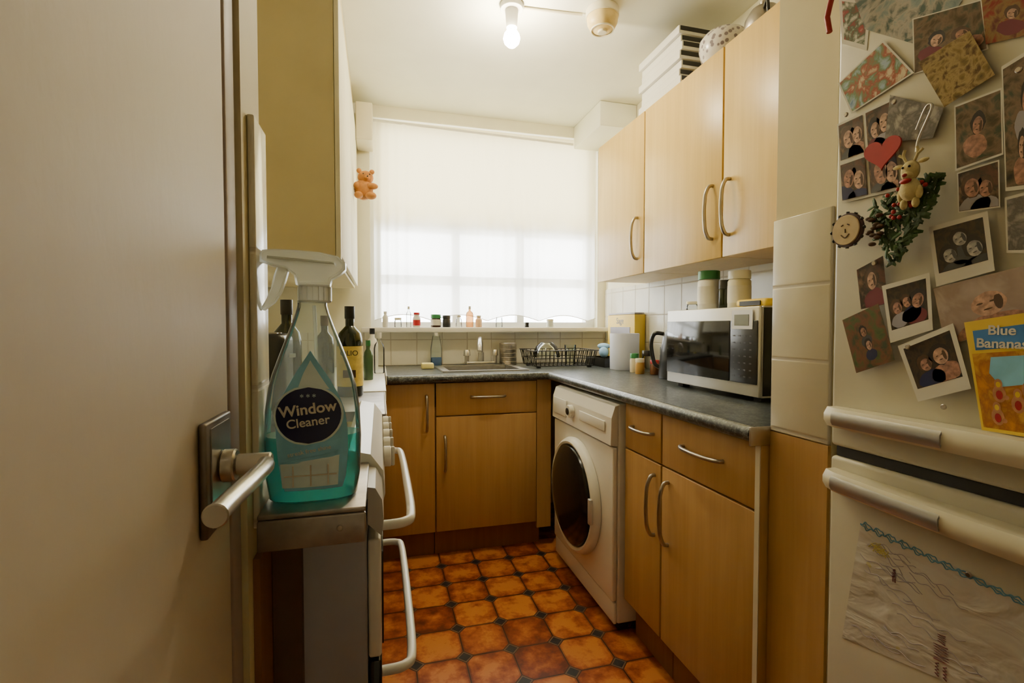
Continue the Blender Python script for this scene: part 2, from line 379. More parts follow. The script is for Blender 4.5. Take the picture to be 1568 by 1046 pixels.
# ------------------------------------------------------------------ left wall cupboard
g=group('wall_cupboard',(-.36,2.2,1.87))
box('carcass',-.599,-.135,1.66,2.90,1.347,2.398,M['olive'],g)
box('edge_trim',-.133,-.118,1.655,1.70,1.34,2.398,M['cream'],g,bev=.002)
box('door_leaf',-.133,-.118,1.71,2.28,1.36,2.20,M['cream'],g,bev=.003)
box('door_leaf_far',-.133,-.118,2.29,2.88,1.36,2.20,M['cream'],g,bev=.003)
# ------------------------------------------------------------------ base cabinets right run
def unit_right(name,y0,y1):
    g=group(name,(1.13,(y0+y1)/2,.44))
    box('carcass',.871,1.415,y0,y1,.14,.863,M['beech'],g)
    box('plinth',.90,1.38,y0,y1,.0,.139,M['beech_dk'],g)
    box('door',.851,.8695,y0+.0025,y1-.0025,.143,.694,M['beech'],g,bev=.0015)
    box('drawer_front',.851,.8695,y0+.0025,y1-.0025,.700,.858,M['beech'],g,bev=.0015)
    return g
g=unit_right('base_cabinet',1.357,1.592)
bow('drawer_handle',(.851,1.40,.785),(.851,1.53,.785),(-1,0,0),.026,.0058,M['steeldk'],g)
bow('door_handle',(.851,1.392,.46),(.851,1.392,.655),(-1,0,0),.028,.0062,M['steeldk'],g)
g=unit_right('base_cabinet',.952,1.353)
bow('drawer_handle',(.851,1.07,.785),(.851,1.24,.785),(-1,0,0),.026,.0058,M['steeldk'],g)
bow('door_handle',(.851,1.315,.46),(.851,1.315,.655),(-1,0,0),.028,.0062,M['steeldk'],g)
box('end_panel',.845,1.41,.9335,.9505,0,.863,M['beech'],g,bev=.001)
box('end_panel_edge',.843,.8448,.9345,.949,0,.863,M['creamp'],g)
# ------------------------------------------------------------------ base cabinets back run
g=group('sink_cabinet',(.5,2.6,.44))
box('carcass',.256,.80,2.391,2.93,.13,.74,M['beech'],g)
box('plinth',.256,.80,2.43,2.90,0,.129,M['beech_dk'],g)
box('door',.259,.767,2.371,2.3895,.133,.694,M['beech'],g,bev=.0015)
box('drawer_front',.259,.767,2.371,2.3895,.700,.858,M['beech'],g,bev=.0015)
box('filler',.770,.845,2.371,2.3895,.10,.863,M['beech'],g)
bow('drawer_handle',(.43,2.371,.788),(.60,2.371,.788),(0,-1,0),.026,.0064,M['steeldk'],g)
bow('door_handle',(.30,2.371,.43),(.30,2.371,.60),(0,-1,0),.028,.0066,M['steeldk'],g)
g=group('base_cabinet',(.13,2.6,.44))
box('carcass',.004,.252,2.391,2.93,.13,.863,M['beech'],g)
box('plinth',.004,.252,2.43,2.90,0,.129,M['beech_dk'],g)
box('door',.007,.252,2.371,2.3895,.133,.858,M['beech'],g,bev=.0015)
bow('door_handle',(.213,2.371,.63),(.213,2.371,.80),(0,-1,0),.028,.0066,M['steeldk'],g)
g=group('base_cabinet',(-.3,1.83,.44))
box('carcass',-.598,-.02,1.345,2.36,.13,.863,M['beech'],g)
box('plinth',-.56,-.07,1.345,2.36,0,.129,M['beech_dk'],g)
box('door',-.019,-.001,1.35,1.85,.133,.858,M['beech'],g,bev=.0015)
box('door_far',-.019,-.001,1.855,2.355,.133,.858,M['beech'],g,bev=.0015)
# worktops
g=group('worktop',(.8,2.5,.885))
Z0,Z1=.865,.903
for i,b in enumerate([(.03,.33,2.345,2.94),(.33,.72,2.345,2.47),(.33,.72,2.80,2.94),(.72,1.42,2.345,2.94),(.83,1.42,.935,2.345)]):
    box('slab_%d'%i,b[0],b[1],b[2],b[3],Z0,Z1,M['worktop'],g,bev=0)
tube('rolled_edge_side',[(.832,.94,.884),(.832,2.35,.884)],.019,M['worktop'],g)
tube('rolled_edge_back',[(.034,2.347,.884),(.832,2.347,.884)],.019,M['worktop'],g)
box('end_cap',.812,.872,.929,.9345,.860,.9035,M['steel'],g,bev=.001)
box('end_strip',.024,.0295,2.335,2.94,.863,.905,M['whitep'],g)
g=group('side_worktop',(-.3,1.9,.885))
box('slab',-.598,.012,1.345,1.80,Z0,.900,M['alu'],g,bev=.002)
box('edge',.013,.016,1.345,1.80,Z0,.900,M['whitep'],g)
box('slab_far',-.598,.020,1.81,2.93,Z0,.903,M['worktopw'],g,bev=.002)
g=group('sink',(.525,2.63,.86))
boxes('rim',[(.30,.75,2.44,2.475,.9035,.910),(.30,.75,2.79,2.82,.9035,.910),(.30,.338,2.475,2.79,.9035,.910),(.712,.75,2.475,2.79,.9035,.910)],M['steel'],g)
boxes('bowl',[(.336,.714,2.476,2.79,.752,.757),(.336,.339,2.476,2.79,.757,.904),(.711,.714,2.476,2.79,.757,.904),(.339,.711,2.476,2.479,.757,.904),(.339,.711,2.787,2.79,.757,.904)],M['steel'],g)
g=group('mixer_tap',(.58,2.86,.98))
box('base_plate',.49,.66,2.845,2.89,.904,.925,M['steel'],g,bev=.004)
cyl('pillar',.018,.055,(.58,2.868,.925),M['steel'],g)
tube('spout',[(.58,2.868,.97),(.578,2.862,1.03),(.568,2.83,1.060),(.555,2.78,1.055),(.545,2.735,1.025),(.542,2.72,.995)],.013,M['steel'],g)
for x in (.495,.665):
    cyl('valve',.014,.045,(x,2.868,.915),M['steel'],g); cyl('tap_head',.021,.035,(x,2.868,.96),M['steel'],g,r2=.017)
# ------------------------------------------------------------------ washing machine
g=group('washing_machine',(1.1,1.92,.43))
box('body',.835,1.39,1.612,2.236,.035,.85,M['white'],g,bev=.008,seg=3)
box('front_panel',.815,.8345,1.614,2.234,.12,.690,M['white'],g,bev=.006,seg=3)
box('kick_panel',.822,.8345,1.614,2.234,.035,.114,M['white'],g,bev=.004)
prism('control_panel',[(.8345,1.614,.696),(.805,1.614,.700),(.808,1.614,.800),(.822,1.614,.842),(.8345,1.614,.846)],M['white'],g,Vector((0,.62,0)))
box('detergent_drawer',.801,.806,2.05,2.21,.725,.80,M['whitep'],g,bev=.002)
cyl('programme_dial',.027,.022,(.8065,1.985,.765),M['whitep'],g,'-X')
cyl('dial_centre',.015,.004,(.7835,1.985,.765),M['black'],g,'-X')
box('button_strip',.8015,.8055,1.66,1.90,.742,.782,M['whitep'],g,bev=.002)
DC=(.813,1.945,.415)
lathe('door_ring',[(.205,0),(.240,0),(.242,.012),(.234,.028),(.224,.035),(.214,.032),(.206,.014)],DC,M['whitep'],g,'-X',64)
lathe('door_glass',[(.212,.020),(.205,.038),(.19,.046),(.14,.056),(.07,.062),(0,.064)],DC,M['porthole'],g,'-X',64)
box('door_latch',.768,.781,1.712,1.735,.37,.47,M['silver'],g,bev=.004)
boxes('feet',[(.85,.89,1.63,1.67,0,.034),(.85,.89,2.18,2.22,0,.034),(1.33,1.37,1.63,1.67,0,.034),(1.33,1.37,2.18,2.22,0,.034)],M['rubber'],g)
# ------------------------------------------------------------------ upper cabinets
def upper(name,y0,y1,hy,z0=1.372,z1=2.08):
    g=group(name,(1.28,(y0+y1)/2,1.72))
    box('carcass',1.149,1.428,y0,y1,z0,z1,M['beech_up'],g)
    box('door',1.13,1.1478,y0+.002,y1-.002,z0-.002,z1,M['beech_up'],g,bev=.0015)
    bow('door_handle',(1.13,hy,1.44),(1.13,hy,1.625),(-1,0,0),.030,.0065,M['steeldk'],g)
upper('wall_cabinet',1.957,2.43,2.01)
upper('wall_cabinet',1.443,1.953,1.492)
upper('wall_cabinet',.95,1.439,1.405)
# ------------------------------------------------------------------ cooker
g=group('cooker',(-.3,.95,.46))
box('body',-.598,-.02,.70,1.335,.05,.862,M['greymetal'],g,bev=.003)
box('side_filler',-.1370,-.102,.685,.699,.03,.86,M['darkbrown'],g)  # dark board in place of the shaded gap, its shade put into the colour
box('hob_plate',-.598,-.060,.845,1.335,.863,.912,M['blackgl'],g,bev=.003)
box('metal_ledge',-.1355,-.018,.600,.843,.9135,.920,M['alu'],g,bev=.002)
box('ledge_lip',-.1355,-.018,.598,.606,.878,.9135,M['alu'],g,bev=.002)
box('ledge_filler',-.136,-.022,.694,.843,.863,.913,M['greymetal'],g)
cyl('screw',.0035,.002,(-.047,.5985,.898),M['steeldk'],g,'-Y',16)
prism('panel_end',[(-.018,.69,.863),(.000,.69,.845),(.003,.69,.868),(.001,.69,.895),(-.008,.69,.912),(-.018,.69,.914)],M['beige'],g,Vector((0,.105,0)))
prism('control_panel',[(-.058,.797,.863),(-.001,.797,.840),(.006,.797,.868),(.003,.797,.905),(-.016,.797,.932),(-.048,.797,.940),(-.058,.797,.930)],M['white'],g,Vector((0,.538,0)))
for i in range(5):
    y=.95+.080*i
    cyl('knob',.019,.014,(.0045,y,.888),M['whitep'],g,'X'); box('knob_grip',.0187,.025,y-.004,y+.004,.870,.906,M['whitep'],g,bev=.002)
box('grill_door',-.019,-.001,.705,1.33,.665,.835,M['white'],g,bev=.004)
box('oven_door',-.019,-.001,.705,1.33,.08,.66,M['blackgl'],g,bev=.004)
box('grill_glass',-.0005,.002,.72,1.30,.675,.81,M['blackgl'],g,bev=.001)
def cook_handle(z):
    tube('handle',[(-.001,1.22,z),(.034,1.215,z),(.046,1.18,z),(.048,.97,z),(.046,.80,z),(.034,.765,z),(-.001,.76,z)],.0075,M['white'],g)
cook_handle(.832); cook_handle(.607)
boxes('feet',[(-.58,-.54,.72,.76,0,.049),(-.58,-.54,1.28,1.32,0,.049),(-.08,-.04,.72,.76,0,.049),(-.08,-.04,1.28,1.32,0,.049)],M['rubber'],g)
# ------------------------------------------------------------------ door
g=group('door_1',(-.17,.13,1.0))
box('leaf',-.192,-.150,-.25,.556,.008,2.39,M['doorp'],g,bev=.003)
box('handle_plate',-.1495,-.143,.466,.539,.950,1.050,M['plate'],g,bev=.002)
box('handle_plate_face',-.1428,-.1418,.476,.529,.956,1.044,M['steeldk'],g)
cyl('handle_rose',.015,.012,(-.1418,.505,1.004),M['steel'],g,'X')
cyl('handle_neck',.010,.030,(-.130,.505,1.004),M['steel'],g,'X')
tube('lever',[(-.112,.509,1.0035),(-.104,.498,1.005),(-.101,.475,1.007),(-.102,.43,1.008),(-.105,.39,1.008),(-.106,.362,1.008)],.0075,M['steel'],g)
cyl('lever_tip',.0083,.003,(-.106,.362,1.008),M['steel'],g,'-Y')
# ------------------------------------------------------------------ spray bottle
BX,BY,BZ=-.081,.655,.9203
g=group('window_cleaner_spray_bottle',(BX,BY,BZ)); SB=g
def sellip(prof,name,mat,par,n=48,e=2.6):
    bm=bmesh.new(); rs=[]
    for p in prof:
        z,a,b=p[:3]
        ring=[]
        for i in range(n):
            th=2*math.pi*i/n; c,s=math.cos(th),math.sin(th)
            ring.append(bm.verts.new((BX+a*math.copysign(abs(c)**(2/e),c),BY+b*math.copysign(abs(s)**(2/e),s),BZ+z)))
        rs.append(ring)
    for r0,r1 in zip(rs,rs[1:]):
        for i in range(n): bm.faces.new((r0[i],r0[(i+1)%n],r1[(i+1)%n],r1[i]))
    bm.faces.new(rs[0][::-1]); bm.faces.new(rs[-1])
    return fin(bm,name,mat,par,True,60)
body=[(0,.047,.027),(.004,.053,.031),(.03,.0565,.033),(.078,.058,.033),(.115,.0565,.032),(.145,.0525,.030),(.165,.047,.0275),(.185,.040,.025),(.205,.0325,.022),(.225,.025,.019),(.240,.020,.017),(.250,.0175,.0165),(.256,.0175,.0165)]
sellip(body,'bottle_body',M['plastclear'],g)
sellip([(.003,.051,.029),(.03,.0548,.0312),(.082,.0562,.0312),(.0835,.0560,.0310)],'cleaning_fluid',M['liquid'],g)
tube('dip_tube',[(BX+.01,BY,BZ+.01),(BX+.006,BY,BZ+.12),(BX+.002,BY,BZ+.25)],.0022,M['trig'],g)
cyl('collar',.0205,.022,(BX+.003,BY,BZ+.254),M['trig'],g,bev=.002)
boxes('collar_ribs',[(BX+.003+.0195*math.sin(i*.35)-.0006,BX+.003+.0195*math.sin(i*.35)+.0006,BY-.0205*math.cos(i*.35)-.001,BY-.0205*math.cos(i*.35)+.001,BZ+.256,BZ+.274) for i in range(-4,5)],M['trig'],g)
def outline(name,pts,y0,y1,mat,par,bev=.003):
    bm=bmesh.new(); vs=[bm.verts.new((BX+x,BY+y0,BZ+z)) for x,z in pts]; f=bm.faces.new(vs)
    gg=bmesh.ops.extrude_face_region(bm,geom=[f])['geom']
    for v in gg:
        if isinstance(v,bmesh.types.BMVert): v.co.y+=y1-y0
    bmesh.ops.recalc_face_normals(bm,faces=bm.faces)
    es=[e for e in bm.edges if abs(e.verts[0].co.y-e.verts[1].co.y)<1e-6]
    bmesh.ops.bevel(bm,geom=es,offset=bev,segments=3,affect='EDGES')
    return fin(bm,name,mat,par,True,50)
outline('trigger_head',[(-.018,.276),(.022,.276),(.024,.284),(.034,.290),(.041,.297),(.041,.306),(.032,.314),(.010,.3185),(-.015,.320),(-.040,.3205),(-.055,.319),(-.059,.314),(-.059,.304),(-.045,.299),(-.030,.296),(-.020,.288)],-.0125,.0125,M['trig'],g)
outline('head_rib',[(-.050,.308),(.028,.303),(.028,.306),(-.050,.3115)],-.0136,.0136,M['trig'],g,.0005)
outline('trigger',[(-.040,.299),(-.026,.299),(-.031,.280),(-.036,.266),(-.044,.253),(-.056,.243),(-.059,.2455),(-.052,.259),(-.047,.273),(-.044,.287)],-.007,.007,M['trig'],g,.0018)
cyl('nozzle',.009,.008,(BX-.059,BY,BZ+.309),M['trig'],g,'-X')
dr=[(0,.192),(.010,.176),(.022,.157),(.033,.136),(.040,.115),(.043,.09),(.043,.06),(.040,.03),(.036,.018),(-.030,.018),(-.034,.03),(-.038,.06),(-.040,.09),(-.038,.115),(-.032,.136),(-.021,.157),(-.010,.176)]
def bdepth(z):
    for (z0,a0,b0),(z1,a1,b1) in zip([q[:3] for q in body],[q[:3] for q in body][1:]):
        if z0<=z<=z1:
            t=(z-z0)/(z1-z0); return a0+(a1-a0)*t,b0+(b1-b0)*t
    return .05,.03
def surf(x,z,off):
    a,b=bdepth(z); u=min(.98,abs(x)/a); return BY-b*(1-u**2.6)**(1/2.6)-off
def decal(name,pts,off,mat,rows=14,cols=14):
    zs=[p[1] for p in pts]; z0,z1=min(zs),max(zs); bm=bmesh.new(); grid=[]
    for j in range(rows+1):
        z=z0+(z1-z0)*(j/rows)*.999+.00001; xs=[]
        for (xa,za),(xb,zb) in zip(pts,pts[1:]+pts[:1]):
            if (za-z)*(zb-z)<=0 and za!=zb: xs.append(xa+(xb-xa)*(z-za)/(zb-za))
        if not xs: xs=[0,0]
        l,r=min(xs),max(xs)
        if r-l<.0006: r+=.0004;l-=.0004
        grid.append([bm.verts.new((BX+l+(r-l)*i/cols,surf(l+(r-l)*i/cols,z,off),BZ+z)) for i in range(cols+1)])
    for j in range(rows):
        for i in range(cols): bm.faces.new((grid[j][i],grid[j][i+1],grid[j+1][i+1],grid[j+1][i]))
    return fin(bm,name,mat,g,True,180)
decal('label_drop',dr,.0006,M['labelblue'],24,14)
decal('label_gleam',[(0,.180),(.012,.160),(.022,.144),(-.014,.146),(-.008,.164)],.0009,M['labelpale'],10,8)
decal('label_panel',[(-.033,.022),(.031,.022),(.033,.060),(-.035,.052)],.0009,M['labelpale'])
circ=lambda r,cx,cz,n=36,s=1:[(cx+r*s*math.cos(2*math.pi*i/n),cz+r*math.sin(2*math.pi*i/n)) for i in range(n)]
decal('label_ring',circ(.0375,-.002,.112,s=1.08),.0012,M['labelpale'],24,14)
decal('label_badge',circ(.0350,-.002,.112,s=1.08),.0015,M['navy'],24,14)
decal('label_band',[(-.038,.070),(.036,.082),(.036,.066),(-.036,.054)],.0018,M['labelblue'],8,14)
boxes('label_window',[(BX+x-.0008,BX+x+.0008,BY-.0352,BY-.0342,BZ+.024,BZ+.05) for x in (-.02,0,.02)]+[(BX-.03,BX+.03,BY-.0352,BY-.0342,BZ+.0365,BZ+.038)],M['paper'],g)
text('label_text_top','Window',.0185,(BX-.002,BY-.0362,BZ+.120),(R(90),R(-6),0),M['paper'],g,bold=.0004)
text('label_text_low','Cleaner',.0155,(BX-.002,BY-.0362,BZ+.104),(R(90),R(-6),0),M['paper'],g,bold=.0002)
text('label_text_crest','* * *',.010,(BX-.002,BY-.0358,BZ+.135),(R(90),0,0),M['labelpale'],g)
text('label_text_tag','streak free shine',.0075,(BX-.001,BY-.0360,BZ+.068),(R(90),R(-9),0),M['paper'],g)
SB.scale=(.975,.975,.955)
# ------------------------------------------------------------------ fridge
g=group('fridge_freezer',(1.14,.45,.95))
box('body',.884,1.41,.15,.758,.03,1.92,M['fridge'],g,bev=.006)
box('upper_door',.850,.8825,.15,.760,.902,1.92,M['fridge'],g,bev=.008,seg=4)
box('lower_door',.850,.8825,.15,.760,.05,.882,M['fridge'],g,bev=.008,seg=4)
box('door_seal',.858,.883,.16,.752,.883,.901,M['rubber'],g)
def fr_handle(z,h,dz):
    bm=bmesh.new(); n=24; rs=[]
    for i in range(n+1):
        y=.748-.59*i/n; t=i/n; out=.812-.012*math.sin(math.pi*t)
        if i==0: out=.82
        zz=z+dz*math.sin(math.pi*t)*.6; hh=h*.5
        rs.append([bm.verts.new((.849,y,zz-hh)),bm.verts.new((out+.008,y,zz-hh)),bm.verts.new((out,y,zz-hh+.012)),bm.verts.new((out,y,zz+hh-.012)),bm.verts.new((out+.008,y,zz+hh)),bm.verts.new((.849,y,zz+hh))] )
    for a,b in zip(rs,rs[1:]):
        for k in range(6): bm.faces.new((a[k],a[(k+1)%6],b[(k+1)%6],b[k]))
    bm.faces.new(rs[0]); bm.faces.new(rs[-1])
    fin(bm,'handle',M['creamp'],g,True,50)
    bm=bmesh.new(); rs=[]
    for i in range(9):
        y=.722-.19*i/8; t=(.748-y)/.59; out=.812-.012*math.sin(math.pi*t)-.0012; zz=z+dz*math.sin(math.pi*t)*.6; hh=h*.5-.005
        rs.append([bm.verts.new((out+.002,y,zz-hh)),bm.verts.new((out-.002,y,zz-hh*.5)),bm.verts.new((out-.002,y,zz+hh*.5)),bm.verts.new((out+.002,y,zz+hh)),bm.verts.new((out+.005,y,zz))])
    for a,b in zip(rs,rs[1:]):
        for k in range(5): bm.faces.new((a[k],a[(k+1)%5],b[(k+1)%5],b[k]))
    bm.faces.new(rs[0]); bm.faces.new(rs[-1])
    fin(bm,'handle_inlay',M['inlay'],g,True,40)
fr_handle(.962,.036,.005); fr_handle(.842,.036,-.005)
FG=g
LX=[.8494]
def lerp(q,s,t):
    a=[q[0][k]+(q[1][k]-q[0][k])*s for k in (0,1)]; b=[q[3][k]+(q[2][k]-q[3][k])*s for k in (0,1)]
    return (a[0]+(b[0]-a[0])*t,a[1]+(b[1]-a[1])*t)
def qprism(name,poly,x,mat,par,th=.0002):
    return prism(name,[(x,p[0],p[1]) for p in poly],mat,par,Vector((-th,0,0)))
def card(name,q,mat,inner=None,faces=(),bw=False,margin=(.08,.92,.08,.80),hair=True,gg=None):
    x=LX[0]; LX[0]-=.00062
    cy=sum(p[0] for p in q)/4; cz=sum(p[1] for p in q)/4
    gg=gg or group(name,(x,cy,cz))
    qprism('sheet',q,x,mat,gg)
    x2=x-.00021
    iq=q
    if inner is not None:
        s0,s1,t0,t1=margin
        iq=[lerp(q,s0,t0),lerp(q,s1,t0),lerp(q,s1,t1),lerp(q,s0,t1)]
        qprism('picture',iq,x2,inner,gg,.00006); x2-=.00007
    for (s,t,r) in faces:
        k=random.uniform(.85,1.15); rot=random.uniform(-.35,.35)
        def ring(ds,dt,rs,rt,n=20,j=0):
            out=[]
            for i in range(n):
                a=2*math.pi*i/n; u=ds+rs*(1+j*random.uniform(-1,1))*math.cos(a); v=dt+rt*(1+j*random.uniform(-1,1))*math.sin(a)
                u,v=u*math.cos(rot)-v*math.sin(rot),u*math.sin(rot)+v*math.cos(rot)
                out.append(lerp(iq,min(.99,max(.01,s+u)),min(.99,max(.01,t+v))))
            return out
        sk=M['skinbw'] if bw else random.choice([M['skin'],M['skin2']])
        hm=M['hair'] if bw else random.choice([M['hair'],M['hair2']])
        dk=M['darkgrey'] if bw else M['darkbrown']
        sh=M['darkgrey'] if bw else random.choice([M['maroon'],M['navy'],M['darkgrey'],M['greymetal'],M['skin']])
        qprism('shoulders',ring(0,r*2.0,r*1.6,r*1.1,20,.06),x2,sh,gg,.00004)
        if hair: qprism('hair',ring(0,-r*.12,r*1.02*k,r*1.12*k,20,.10),x2-.00005,hm,gg,.00004)
        qprism('face',ring(.06*r,.15*r,r*.70*k,r*.86*k,20,.03),x2-.0001,sk,gg,.00004)
        qprism('cheek_shadow',ring(.45*r,.20*r,r*.18,r*.55,12,.05),x2-.00014,dk,gg,.00003)
        for ex in (-.28,.24): qprism('eye_shadow',ring(ex*r,.02*r,r*.14,r*.07,8,.1),x2-.00015,dk,gg,.00003)
        qprism('mouth_shadow',ring(-.02*r,.52*r,r*.20,r*.06,8,.1),x2-.00015,dk,gg,.00003)
    return gg
Q={'card1':[(.760,1.763),(.694,1.714),(.701,1.629),(.751,1.669)],'card2':[(.726,1.734),(.550,1.624),(.594,1.575),(.705,1.669)],'dark3':[(.622,1.638),(.525,1.608),(.515,1.532),(.618,1.546)],'red4':[(.525,1.608),(.457,1.586),(.453,1.521),(.518,1.540)],'gold5':[(.607,1.559),(.536,1.569),(.503,1.489),(.567,1.471)],'sky6':[(.755,1.596),(.669,1.629),(.616,1.548),(.727,1.528)],'grid7':[(.755,1.519),(.647,1.522),(.630,1.363),(.742,1.366)],'card8':[(.652,1.528),(.568,1.470),(.583,1.430),(.660,1.450)],
'p13':[(.553,1.467),(.494,1.467),(.490,1.373),(.549,1.368)],'p14':[(.495,1.496),(.441,1.510),(.441,1.315),(.486,1.321)],'p15':[(.546,1.364),(.494,1.367),(.491,1.300),(.543,1.304)],
'pol16':[(.583,1.290),(.505,1.298),(.494,1.212),(.569,1.195)],'p17':[(.486,1.312),(.441,1.316),(.441,1.229),(.482,1.235)],'pol18':[(.654,1.203),(.578,1.218),(.571,1.128),(.637,1.105)],'p19':[(.702,1.236),(.654,1.255),(.644,1.172),(.692,1.164)],
'p20':[(.728,1.145),(.660,1.173),(.629,1.076),(.698,1.048)],'pol21':[(.624,1.100),(.543,1.138),(.517,1.042),(.590,1.012)],'baby22':[(.574,1.193),(.441,1.219),(.441,1.142),(.555,1.103)],'book23':[(.528,1.139),(.437,1.155),(.430,.985),(.502,.984)],
'draw24':[(.692,.778),(.450,.758),(.450,.601),(.725,.538)]}
W=M['paper']
# child's drawing first (lies directly on the lower door)
t=NT('childs_drawing_paper'); t.p(rough=.85)
n3=t.noise(t.obj(),9,2)
t.col(t.mix(t.m('GREATER_THAN',n3.outputs[0],.70),(.60,.56,.48),(.60,.54,.28))); t.bump(t.noise(t.mapping(t.obj(),(1,1,2.2)),13,3,.45,.8).outputs[0],.55,.012); M['drawing']=t.mat
dg=card('childs_drawing',Q['draw24'],M['drawing'])
xd=.8490
q=Q['draw24']
tube('blue_border_scribble',[[(xd,*lerp(q,s,o+.012*math.sin(s*70+o*99)+.008*math.sin(s*143))) for s in [i/60 for i in range(61)]] for o in (.015,.03,.042)],.0009,M['bluecray'],dg,res=2)
rr=random.Random(11)
L=[]
for k in range(26):
    s0=rr.uniform(.03,.62); t0=rr.uniform(.10,.88); ln=rr.uniform(.15,.34); sl=rr.uniform(.02,.10); ph=rr.uniform(0,6)
    L.append([(xd,*lerp(q,min(.98,s0+ln*i/14),min(.97,t0+sl*i/14+.016*math.sin(ph+i*.9)))) for i in range(15)])
tube('lilac_scribble',L,.0006,M['lilac'],dg,res=1)
tube('yellow_scribble',[(xd,*lerp(q,.12+.10*math.sin(i*2.1)*.5+.004*i,.14+.05*math.cos(i*2.9)*.7+.002*i)) for i in range(22)],.0007,M['yelcray'],dg,res=1)
def scrib(s,t,k):
    cy,cz=lerp(q,s,t)
    def sc(dy,dz,w,h,n=9): return [(xd,cy+dy+(w if i%2 else -w)*random.uniform(.7,1),cz+dz-h*i/n) for i in range(n)]
    tube('figure_scribble',[sc(0,0,.007*k,.016*k),sc(0,-.018*k,.012*k,.03*k,14),sc(.006*k,-.05*k,.003*k,.025*k),sc(-.006*k,-.05*k,.003*k,.025*k)],.0009,M['maroon'],dg,smooth=False,res=2)
scrib(.60,.62,.95); scrib(.28,.26,.30)
LX[0]=.8494
card('greeting_card',Q['card1'],W,PH['multi'],margin=(.1,.9,.1,.9))
card('greeting_card',Q['card2'],PH['teal'])
card('photo_print',Q['dark3'],W,PH['darkc'],[(.35,.5,.13),(.7,.55,.13)],margin=(.02,.98,.02,.98))
card('photo_print',Q['red4'],PH['red'],None,[(.5,.45,.15)])
card('postcard',Q['sky6'],W,PH['blue'],margin=(.03,.97,.03,.97))
gb=card('photo_booth_print',Q['grid7'],W)
for s0,t0,fc in ((0,0,[(.36,.45,.30),(.74,.42,.26)]),(.5,0,[(.30,.5,.27),(.66,.40,.31)]),(0,.5,[(.32,.40,.28),(.70,.5,.30)]),(.5,.5,[(.40,.48,.31),(.78,.55,.26)])):
    q=Q['grid7']; qq=[lerp(q,s0+.03,t0+.03),lerp(q,s0+.47,t0+.03),lerp(q,s0+.47,t0+.47),lerp(q,s0+.03,t0+.47)]
    card('frame_print',qq,PH['warm'],None,fc,gg=gb)
card('photo_print',Q['card8'],PH['grey'])
card('photo_print',Q['gold5'],PH['gold'],PH['gold'],margin=(.12,.88,.12,.88))
card('photo_print',Q['p13'],W,PH['darkc'],[(.5,.40,.17)],margin=(.03,.97,.03,.97))
card('photo_print',Q['p14'],W,PH['darkc'],[(.5,.32,.12),(.4,.68,.11)],margin=(.03,.97,.03,.97))
card('photo_print',Q['p15'],W,PH['warm'],[(.33,.42,.25),(.68,.5,.26)],margin=(.03,.97,.03,.97))
card('photo_print',Q['p17'],W,PH['grey'],margin=(.05,.95,.05,.95))
card('photo_print',Q['baby22'],PH['baby'],None,[(.50,.45,.24)],hair=False)
card('polaroid_photo',Q['pol16'],W,PH['dark'],[(.50,.32,.20),(.26,.64,.22),(.76,.62,.23)],bw=True)
card('photo_print',Q['p19'],PH['warm'],None,[(.5,.38,.24)])
card('photo_print',Q['p20'],PH['green'],None,[(.45,.35,.09),(.5,.6,.09)])
card('polaroid_photo',Q['pol18'],W,PH['dark'],[(.22,.5,.16),(.48,.42,.17),(.77,.44,.19)])
card('polaroid_photo',Q['pol21'],W,PH['dark'],[(.34,.5,.19),(.68,.42,.20)])
gb=card('picture_book',Q['book23'],M['yellow'],PH['orange'],margin=(.04,.96,.30,.97))
xb=LX[0]+.0003; bq=Q['book23']
qprism('title_block',[lerp(bq,.1,.09),lerp(bq,.95,.09),lerp(bq,.95,.27),lerp(bq,.1,.27)],xb,M['bluep'],gb)
qprism('sky_block',[lerp(bq,.30,.34),lerp(bq,.95,.34),lerp(bq,.95,.56),lerp(bq,.40,.60),lerp(bq,.25,.48)],xb,M['labelblue'],gb)
def blob(s,t,a,b,m,dx=.0002): qprism('illustration',[lerp(bq,s+a*math.cos(i*.45),t+b*math.sin(i*.45)) for i in range(14)],xb-dx,m,gb,.00005)
for (s,t) in ((.36,.66),(.62,.74),(.78,.62),(.30,.86)):
    blob(s,t,.10,.075,M['tan']); blob(s,t-.085,.06,.045,M['tan'],.0003); blob(s,t-.08,.035,.025,M['yellow'],.0004); blob(s+.10,t+.03,.04,.02,M['tan'],.0003); blob(s,t+.01,.05,.04,M['redp'],.0004)
text('title_text','Blue\nBananas',.0185,(xb-.0004,.482,1.118),(R(90),0,R(-90)),W,gb,bold=.0004)
LX[0]-=.0012
for y,z in ((.52,.762),(.724,1.523),(.636,1.508),(.47,1.478),(.664,1.243),(.605,1.10),(.55,1.01)):
    cyl('fridge_magnet',.0042,.004,((LX[0]-.0002) if z>.9 else .8485,y,z),M['steeldk'],FG,'-X',16)
x0=LX[0]-.008
bm=bmesh.new()
for i in range(210):
    s,t=random.random(),random.random(); y,z=lerp([(.672,1.345),(.556,1.368),(.566,1.325),(.628,1.222)],s,t)
    gl=bmesh.ops.create_icosphere(bm,subdivisions=1,radius=.006+random.random()*.003)['verts']
    mt=Matrix.Translation((x0-random.random()*.007,y,z))@Matrix.Rotation(random.random()*6.28,4,'X')@Matrix.Rotation(random.uniform(-.6,.6),4,'Y')@Matrix.Diagonal((.25,1.5,.5,1))
    for v in gl: v.co=mt@v.co
gg=group('christmas_leaf_ornament',(x0,.63,1.30)); fin(bm,'leaves',M['leaf'],gg,True,30)
balls('berries',[((x0-.012,.57+.06*random.random(),1.31+.05*random.random()),.0035,(1,1,1)) for i in range(16)],M['redp'],gg,2)
